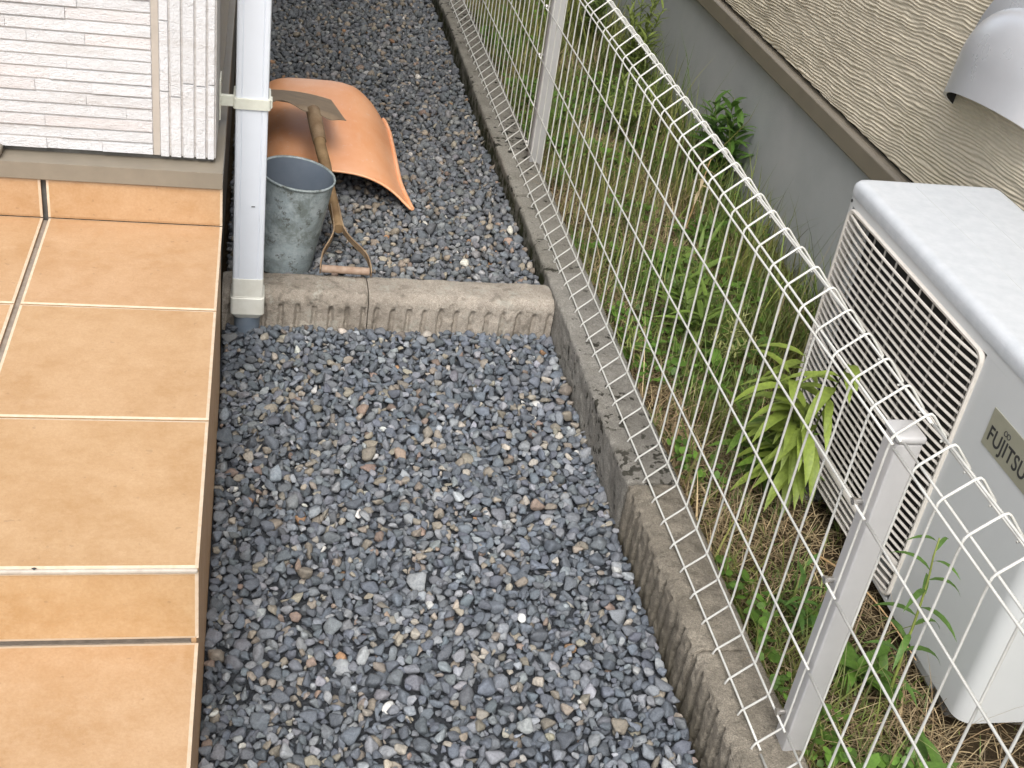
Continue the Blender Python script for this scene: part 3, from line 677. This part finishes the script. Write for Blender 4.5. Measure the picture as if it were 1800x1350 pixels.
for y, lab in ((-.80, 'grey concrete block under the near end of the air conditioner'), (-.27, 'grey concrete block under the far end of the air conditioner')):
    ft = MB(); ft.bbox((AX0 + .01, y - .03, .006), (AX1 - .01, y + .03, .0335), .003); ft.build('foot', M['ac'], ac)
    pd = MB(); pd.bbox((AX0 + (.02 if y < -.5 else -.03), y - .075, -.085), (AX1 + .02, y + .075, .0055), .004); tag(pd.build('concrete_block', M['kerb']), lab, 'block', 'concrete blocks under the air conditioner')

# ------------------------------------------------------------ bucket, shovel, tray
def revolve(mb, prof, M4, k=56, mi=0):
    V = [tuple(M4 @ Vector((r_ * math.cos(2 * math.pi * j / k), r_ * math.sin(2 * math.pi * j / k), z_))) for (r_, z_) in prof for j in range(k)]
    mb.add(V, [(i * k + j, i * k + (j + 1) % k, (i + 1) * k + (j + 1) % k, (i + 1) * k + j) for i in range(len(prof) - 1) for j in range(k)], mi)
BK = (.118, .430, .046)
bucket = empty('bucket', BK, 'small tilted grey galvanised bucket between the downspout and the shovel', 'bucket')
MT = Matrix.Translation(BK) @ Matrix.Rotation(math.radians(7), 4, Vector((0, 1, 0))) @ Matrix.Rotation(math.radians(2), 4, Vector((1, 0, 0)))
b = MB(); b_r, t_r, bh = .065, .079, .221
revolve(b, [(.001, .006), (b_r - .004, .006), (b_r - .002, 0), (b_r, .001), (b_r + .001, .006)] + [(b_r + .001 + (t_r - b_r - .001) * k / 14, .006 + (bh - .010) * k / 14) for k in range(1, 15)], MT)
b.build('body', M['bucket'], bucket, smooth=True, auto=.7)
b = MB(); revolve(b, [(t_r, bh - .006), (t_r + .0022, bh - .005), (t_r + .003, bh - .002), (t_r + .002, bh), (t_r - .0005, bh + .0003), (t_r - .002, bh - .003)], MT); b.build('rim', M['pipe_joint'] if 0 else M['bucket'], bucket, smooth=True)
b = MB(); revolve(b, [(t_r - .002, bh - .003), (b_r - .0015, .012), (.001, .010)], MT); b.build('inner_wall', M['bucket_in'], bucket, smooth=True, auto=.7)

shovel = empty('shovel', (.25, .316, .085), 'old rusty square shovel lying handle first on the concrete blocks', 'shovel')
AP = np.array((.240, .440, .128)); SK = np.array((.190, .850, .243)); dirv = (SK - AP) / np.linalg.norm(SK - AP)
b = MB(); n = 14; b.tube([AP + (SK - dirv * .04 - AP) * k / n + np.array((.0012 * math.sin(k), 0, .001 * math.cos(k * 1.7))) for k in range(n + 1)], np.linspace(.0125, .0145, n + 1), 14)
b.build('shaft', M['wood'], shovel, smooth=True, auto=.8)
b = MB(); GL, GR = np.array((.2, .318, .0935)), np.array((.302, .315, .0925)); b.tube([GL, GR], .0085, 14); b.build('grip_bar', M['grip'], shovel, smooth=True, auto=.8)
b = MB()
def strap(mb, pts, wv, hw, th):
    pts = np.array(pts); V = []
    n = len(pts)
    # smooth
    t = np.linspace(0, n - 1, 24); P = np.array([[np.interp(a, range(n), pts[:, k]) for k in range(3)] for a in t])
    for _ in range(3): P[1:-1] = (P[:-2] + 2 * P[1:-1] + P[2:]) / 4
    for i, p_ in enumerate(P):
        T_ = P[min(i + 1, 23)] - P[max(i - 1, 0)]; T_ /= np.linalg.norm(T_); w_ = np.array(wv, float); w_ -= T_ * (w_ @ T_); w_ /= np.linalg.norm(w_); q = np.cross(T_, w_)
        V += [p_ + w_ * hw + q * th, p_ - w_ * hw + q * th, p_ - w_ * hw - q * th, p_ + w_ * hw - q * th]
    mb.add(V, [(i * 4 + j, i * 4 + (j + 1) % 4, (i + 1) * 4 + (j + 1) % 4, (i + 1) * 4 + j) for i in range(23) for j in range(4)] + [(3, 2, 1, 0), (92, 93, 94, 95)])
strap(b, [GL + (-.003, -.006, -.004), GL + (-.002, .012, .006), (.203, .362, .108), (.222, .402, .120), AP + (-.009, -.005, 0), AP + dirv * .07 + (-.008, 0, .006)], (0, -.35, 1), .0085, .0014)
strap(b, [GR + (.004, -.006, -.004), GR + (.003, .012, .006), (.298, .362, .108), (.266, .402, .120), AP + (.009, -.003, 0), AP + dirv * .07 + (.008, 0, .006)], (0, -.35, 1), .0085, .0014)
b.build('grip_fork', M['rust'], shovel, smooth=True, auto=.6)
b = MB(); b.tube([SK - dirv * .12, SK - dirv * .05, SK - dirv * .005, SK + (0, .035, -.012)], [.0162, .018, .0175, .006], 14); b.build('socket', M['rust'], shovel, smooth=True, auto=.8)
b = MB(); NU, NV = 34, 18; G = []
cA, cB = np.array((.160, .842, .246)), np.array((.150, 1.070, .197))
for i in range(NU + 1):
    u = i / NU * 2 - 1; row = []
    for jv in range(NV + 1):
        v = jv / NV; c = cA + (cB - cA) * v; wd = .108 - .012 * v
        x = c[0] + u * wd; y = c[1] - .038 * u * (1 - v); z = c[2] + .010 * (1 - u * u) - .006 * u
        if jv == 0: y += -.006 * abs(math.sin(u * 7 + .6)); z += -.007 * (.5 + .5 * math.cos(u * 9)) - .006 * math.sin(u * 4)
        row.append((x, y, z))
    G.append(row)
G = np.array(G); b.grid(G); b.grid(G - (0, 0, .0022), flip=True)
E_ = [G[:, 0], G[-1], G[::-1, -1], G[::-1, 0][:0]]
for e_ in (G[:, 0], G[-1], G[:, -1], G[0]): b.grid(np.stack([e_, e_ - (0, 0, .0022)]))
b.build('blade', M['blade'], shovel, smooth=True, auto=.7)

tray = empty('plastic_tray', (.22, 1.1, .04), 'upturned orange plastic scoop tray lying on the gravel under the shovel', 'tray')
def tray_pt(u, v):
    y = .795 + .60 * v
    wd = .205 + .0 * v
    if v < .25: wd += .016 * (1 - v / .25) ** 1.3
    if v > .72: wd *= math.sqrt(max(0, 1 - ((v - .72) / .30) ** 2 * .12))
    H = .070 + .045 * min(1, v / .75)
    if v > .80: H -= (H - .03) * ((v - .80) / .20) ** 2.2 * .6
    s_ = abs(u)
    sp = (1 - s_ ** (3.4 if u > 0 else 5))
    z = .045 + H * sp
    if s_ > .93: z += .004 * (s_ - .93) / .07
    x = .215 + u * (wd if u > 0 else wd * (.70 + .22 * v))
    y -= .055 * (s_ ** 2.2) * (1 - v) * (1 if u > 0 else .5)
    y -= .05 * max(0, u - .55) * v ** 4 * 3
    return (x, y, z)
NU, NV = 60, 44; G = np.array([[tray_pt(i / NU * 2 - 1, j / NV) for j in range(NV + 1)] for i in range(NU + 1)])
b = MB(); b.grid(G); b.grid(G - (0, 0, .003), flip=True)
for e_ in (G[:, 0], G[-1], G[:, -1], G[0]): b.grid(np.stack([e_, e_ - (0, 0, .003)]))
b.build('shell', M['tray'], tray, smooth=True, auto=.9)
b = MB(); path = list(G[-1, ::-1]) ; path = [p_ + np.array((.004, 0, -.001)) for p_ in path]
b.tube(path, .0055, 10); b.tube([p_ + np.array((0, -.001, -.002)) for p_ in G[:, 0]], .0035, 8)
b.build('rolled_rim', M['tray'], tray, smooth=True, auto=.9)

# ------------------------------------------------------------ weeds and grass on the strip beyond the fence
def soil_z(x, y):
    p_ = np.stack([np.asarray(x, float), np.asarray(y, float), np.asarray(x) * 0.], -1)
    return .035 - .085 * np.clip((np.asarray(x) - .8) / .6, 0, 1) + .03 * fbm(p_, 5, 3)
GREEN = np.array((.125, .185, .045)); STRAW = np.array((.46, .37, .22)); BROWN = np.array((.24, .165, .095))
def grass():
    r = np.random.default_rng(77)
    def blades(n, L0, W0, lean, cols, region, dens=None, lift=0):
        x = r.uniform(region[0], region[1], n); y = r.uniform(region[2], region[3], n)
        keep = np.ones(n, bool)
        if dens is not None: keep = dens(x, y) > r.random(n)
        x, y = x[keep], y[keep]; n = len(x); z = soil_z(x, y) + lift - .004
        L = L0 * np.exp(r.normal(0, .35, n)); W = W0 * np.exp(r.normal(0, .25, n)); az = r.uniform(0, 2 * np.pi, n); le = np.clip(r.normal(*lean, n), .02, 1.5); cu = r.uniform(.1, 1.1, n)
        K = 4; t = np.linspace(0, 1, K + 1); ang = le[:, None] + cu[:, None] * t[None, :]
        st = L[:, None] / K
        hx = np.concatenate([np.zeros((n, 1)), np.cumsum(np.sin(ang[:, :-1]) * st, 1)], 1); hz = np.concatenate([np.zeros((n, 1)), np.cumsum(np.cos(ang[:, :-1]) * st, 1)], 1)
        hz = np.maximum(hz, hx * 0)
        cx = x[:, None] + hx * np.cos(az)[:, None]; cy = y[:, None] + hx * np.sin(az)[:, None]; cz = np.maximum(z[:, None] + hz, z[:, None])
        wx = -np.sin(az)[:, None] * W[:, None] * (1 - t ** 1.6)[None, :] * .5; wy = np.cos(az)[:, None] * W[:, None] * (1 - t ** 1.6)[None, :] * .5
        A = np.stack([np.stack([cx - wx, cy - wy, cz], -1), np.stack([cx + wx, cy + wy, cz], -1)], 2).reshape(n, -1, 3)
        lim = .812; A[..., 0] = np.clip(A[..., 0], lim - .07 * (A[..., 2] > .084), 1.448)
        base = (np.arange(n) * 2 * (K + 1))[:, None, None]; q = np.array([[2 * k, 2 * k + 1, 2 * k + 3, 2 * k + 2] for k in range(K)])[None]
        c = cols(x, y, n); T_ = np.repeat(c[:, None, :], 2 * (K + 1), 1)
        return A.reshape(-1, 3), (base + q).reshape(-1, 4), T_.reshape(-1, 3)
    def gc(x, y, n):
        t = np.clip(.42 + 1.5 * fbm(np.stack([x, y, x * 0], -1), 4.5, 3, 5) + r.normal(0, .22, n), 0, 1)[:, None]
        return (GREEN * (1 - t) + np.array((.20, .19, .055)) * t) * np.exp(r.normal(0, .25, (n, 1)))
    def scol(x, y, n):
        t = r.random((n, 1)); return (STRAW * (1 - t) + BROWN * t) * np.exp(r.normal(0, .28, (n, 1)))
    def dn(x, y): return np.clip(.55 + 1.5 * fbm(np.stack([x, y, x * 0], -1), 3.2, 3, 1), .08, 1) * np.where((x > 1.02) & (y < -.1) & (y > -1.0), .25, 1)
    def ds_(x, y): return np.clip(.5 - 1.5 * fbm(np.stack([x, y, x * 0], -1), 3.2, 3, 1) + .4 * (x < .9), .1, 1) * np.where((x > 1.1) & (y < -.1) & (y > -1.0), .25, 1)
    R0 = (.812, 1.45, -1.7, 3.1)
    parts = [blades(52000, .040, .0026, (.7, .35), gc, R0, dn), blades(7000, .085, .0036, (.35, .25), gc, R0, lambda x, y: dn(x, y) * .6), blades(15000, .075, .0030, (.35, .25), gc, (.9, 1.44, -.2, 3.1), dn), blades(1500, .17, .0042, (.3, .2), gc, (1.2, 1.44, .1, 3.1), None), blades(52000, .055, .0018, (1.2, .25), scol, R0, ds_, .006), blades(3500, .12, .0014, (.6, .4), scol, R0, ds_)]
    # small round ground cover leaves
    n = 16000; x = r.uniform(.82, 1.44, n); y = r.uniform(-1.7, 3.1, n); k = (fbm(np.stack([x, y, x * 0], -1), 6, 3, 9) > .06) & ~((x > 1.1) & (y < -.12) & (y > -1)); x, y = x[k], y[k]; n = len(x)
    z = soil_z(x, y) + r.uniform(.01, .05, n); s_ = .006 * np.exp(r.normal(0, .3, n)); a = r.uniform(0, 6.28, n)
    th = np.linspace(0, 2 * np.pi, 7)[:-1]; tx = r.normal(0, .4, n); ty = r.normal(0, .4, n)
    dx = s_[:, None] * np.cos(th)[None] * 1.3; dy = s_[:, None] * np.sin(th)[None]; X_ = dx * np.cos(a)[:, None] - dy * np.sin(a)[:, None]; Y_ = dx * np.sin(a)[:, None] + dy * np.cos(a)[:, None]
    A = np.stack([x[:, None] + X_, y[:, None] + Y_, z[:, None] + X_ * tx[:, None] + Y_ * ty[:, None]], -1).reshape(-1, 3)
    q1 = (np.arange(n) * 6)[:, None, None] + np.array([[0, 1, 2, 3], [0, 3, 4, 5]])[None]; c = (np.array((.10, .19, .03)) * np.exp(r.normal(0, .25, (n, 1)))); parts.append((A, q1.reshape(-1, 4), np.repeat(c, 6, 0)))
    V, Q, T_ = [], [], []; nb = 0
    for (a, q, t) in parts: V.append(a); Q.append(q + nb); T_.append(t); nb += len(a)
    o = fast('grass', np.concatenate(V), np.concatenate(Q), M['leaf'], np.concatenate(T_)); tag(o, 'green and straw coloured grass and dead stalks between fence and grey wall', 'grass', kind='stuff')
grass()

def leaf(mb, p, d_, up, L, W, droop, col, K=6, fold=.25, sharp=1.3):
    p = np.array(p, float); d_ = np.array(d_, float); d_ /= np.linalg.norm(d_); side = np.cross(d_, up); side /= np.linalg.norm(side) + 1e-9
    V = []; c0 = np.array(col)
    for k in range(K + 1):
        t = k / K; w_ = W * .5 * (math.sin(math.pi * min(1, t ** .75 * .97 + .03)) ** .9) if k < K else 0.0002
        n = np.cross(side, d_)
        V += [p - side * w_ + n * w_ * fold, p, p + side * w_ + n * w_ * fold]
        p = p + d_ * L / K; d_ = d_ + np.array((0, 0, -droop / K)); d_ /= np.linalg.norm(d_); side = side - d_ * (side @ d_); side /= np.linalg.norm(side)
    F = []
    for k in range(K): F += [(3 * k, 3 * k + 1, 3 * k + 4, 3 * k + 3), (3 * k + 1, 3 * k + 2, 3 * k + 5, 3 * k + 4)]
    mb.add(V, F, 0, np.clip(c0 * math.exp(random.gauss(0, .14)), 0, 1))
def plant(name, label, cat, base, stems, col, LL, LW, n, droop=.9, start=.15, elev=.5, group=None, stemcol=(.12, .16, .04), taper=.6, sr=.0022, twist=137.5, azr=None):
    """stems: list of end points (dx,dy,dz) of each stem from the base, with an outward bow"""
    base = np.array(base, float); base[2] = float(soil_z(base[0], base[1])) - .004
    root = empty(name, tuple(base), label, cat, group); sm_, fm = MB(), MB()
    for si, e in enumerate(stems):
        e = np.array(e, float); N_ = 10; pts = []
        for k in range(N_ + 1):
            t = k / N_; pts.append(base + np.array((e[0] * t ** 1.6, e[1] * t ** 1.6, e[2] * (t if e[2] > 0 else t))) + np.array((random.gauss(0, .0012), random.gauss(0, .0012), 0)))
        sm_.tube(pts, np.linspace(sr, sr * .4, N_ + 1), 6, 0, stemcol)
        for i in range(n):
            t = start + (1 - start) * (i + .5) / n; q = t * N_; i0 = min(int(q), N_ - 1); pp_ = pts[i0] + (pts[i0 + 1] - pts[i0]) * (q - i0)
            az = math.radians(i * twist + si * 61 + random.uniform(-25, 25)); az = az if azr is None else math.radians(random.uniform(*azr)); el = elev + random.gauss(0, .2) + .5 * max(0, t - .8) * 3
            dv = np.array((math.cos(az) * math.cos(el), math.sin(az) * math.cos(el), math.sin(el)))
            s_ = (1 - taper * abs(t - .45)) * random.uniform(.75, 1.2)
            leaf(fm, pp_, dv, (0, 0, 1), LL * s_, LW * s_, droop * random.uniform(.6, 1.3), col)
    sm_.build('stem', M['leaf'], root, smooth=True); fm.build('foliage', M['leaf'], root, smooth=True)
    return root
PG = (.33, .37, .08)
plant('broadleaf_weed', 'pale yellow green weed with long drooping leaves in front of the grille', 'weed', (1.04, -.36, 0), [(-.02, -.09, .36), (-.08, -.02, .30), (-.03, .04, .30), (-.06, -.07, .26)], (.225, .295, .055), .135, .024, 18, 1.5, .3, .15, azr=(95, 265))
plant('broadleaf_weed', 'darker green leafy shoots under the pale drooping weed by the grille', 'weed', (1.00, -.33, 0), [(-.02, -.05, .15), (-.06, .04, .14), (.03, .04, .13)], (.11, .19, .03), .10, .02, 12, 1.2, .1, .45)
plant('goldenrod_weed', 'bright green upright weed with narrow leaves beside pale tuft mid strip', 'weed', (1.00, .18, 0), [(.02, .10, .20), (-.04, .02, .17), (.07, .17, .22), (.02, -.05, .13), (-.06, .1, .2)], (.16, .24, .05), .11, .016, 12, .8, .1, .7)
plant('wall_weed', 'dark green leafy weed growing tall against the grey rendered wall', 'weed', (1.385, 1.14, 0), [(.0, .03, .30), (.01, -.05, .25), (-.03, .1, .24), (-.05, .05, .28), (.0, -.01, .27)], (.085, .17, .03), .10, .026, 18, .9, .3, .6)
plant('fleabane_weed', 'tall thin weed with curling narrow leaves beside the near end of air conditioner', 'weed', (1.02, -.86, 0), [(-.01, .02, .33)], (.085, .16, .035), .08, .011, 18, 1.8, .1, .5, stemcol=(.28, .33, .09), sr=.003)
plant('fleabane_weed', 'short dark weed with narrow leaves just behind the near grey post', 'weed', (.93, -.70, 0), [(.0, .03, .13), (.03, -.02, .10)], (.07, .14, .03), .055, .010, 9, 1.2, .1, .5)
plant('dandelion_weed', 'low rosette of toothed green leaves at the foot of the tall thin weed', 'weed', (.99, -.80, 0), [(.0, .0, .035), (.04, -.02, .03)], (.10, .19, .03), .095, .024, 9, 1.1, .05, .45)
plant('dandelion_weed', 'low rosette of broad green leaves nearest the bottom right corner', 'weed', (.97, -1.03, 0), [(.0, .0, .04), (.05, .0, .03)], (.09, .17, .03), .09, .026, 9, 1.1, .05, .45)
plant('dandelion_weed', 'low leafy rosette in the grass halfway along the far fence panel', 'weed', (1.02, .52, 0), [(.0, .0, .05), (.04, .03, .04)], (.08, .16, .02), .09, .02, 9, 1.0, .05, .6)
plant('dandelion_weed', 'low dark leafy rosette below the weed on the grey wall', 'weed', (1.20, .72, 0), [(.0, .0, .06), (.04, .05, .05)], (.075, .15, .02), .10, .02, 9, 1.0, .05, .6)
plant('feathery_weed', 'tall feathery yellow green weed against the far grey wall', 'weed', (1.33, 1.95, 0), [(.03, .0, .42), (-.05, .05, .36), (.02, -.10, .33), (.06, .1, .36), (-.08, -.06, .30), (.0, .12, .40), (-.03, -.16, .26)], (.18, .23, .055), .070, .012, 40, .6, .15, .6)
plant('feathery_weed', 'second tall feathery weed farther back beside the first', 'weed', (1.26, 2.35, 0), [(.03, .0, .42), (-.05, .05, .38), (.02, -.10, .33), (-.09, -.06, .34), (.05, .12, .40), (-.02, -.18, .3)], (.15, .21, .055), .070, .012, 40, .6, .15, .6)
plant('feathery_weed', 'sprawling pale weed midway along the strip in front of the wall weed', 'weed', (1.17, 1.45, 0), [(-.03, .0, .22), (-.08, .07, .2), (.05, -.10, .22), (.06, .1, .24), (-.1, -.05, .18), (.02, -.16, .2)], (.17, .22, .05), .055, .010, 30, .7, .1, .6)
plant('kerb_tuft', 'pale green grassy tuft leaning over the kerb under the mesh', 'weed', (.845, .07, 0), [(-.03, .0, .085), (-.04, -.03, .07), (-.01, .04, .09)], (.26, .30, .09), .055, .004, 12, 1.2, .2, .6)
plant('kerb_tuft', 'green grassy tuft beside the foot of the far grey post', 'weed', (.85, .92, 0), [(-.01, .0, .09), (-.01, -.05, .07), (.01, .04, .1)], (.12, .20, .04), .06, .005, 12, 1.0, .1, .7)
plant('kerb_tuft', 'leafy climbing weed caught in the mesh beyond the far post', 'weed', (.84, 1.85, 0), [(-.02, .0, .24), (-.02, -.08, .19), (.0, .08, .24)], (.10, .18, .04), .045, .012, 13, .9, .1, .5)
plant('flowering_weed', 'pale yellowish flowering tuft in the middle of the grass strip', 'weed', (1.06, .10, 0), [(.0, .0, .13), (-.05, -.03, .11), (.04, .04, .12), (.03, -.06, .12)], (.36, .37, .15), .024, .004, 34, .4, .35, .5)
# dry stalks
for (bx, by, e, lab) in ((1.16, .75, (.02, -.02, .24), 'bleached dry stalk standing above the grass near the rolled fence top'), (1.03, -.50, (.06, -.30, .03), 'long orange dry stem bending along the ground before the grille')):
    m_ = MB(); z0 = float(soil_z(bx, by)); m_.tube([(bx + e[0] * t, by + e[1] * t, z0 + e[2] * t + .03 * math.sin(3.1 * t) * (e[2] < .1)) for t in np.linspace(0, 1, 12)], np.linspace(.0022, .001, 12), 6, 0, (.62, .42, .22))
    if e[2] > .1:
        for k in range(8): leaf(m_, (bx + e[0] * (.5 + k * .06), by + e[1] * (.5 + k * .06), z0 + e[2] * (.5 + k * .06)), (math.cos(k * 2.1), math.sin(k * 2.1), -.2), (0, 0, 1), .05, .009, 1.4, (.5, .40, .25))
    tag(m_.build('dry_stalk', M['leaf'], smooth=True), lab, 'stalk')
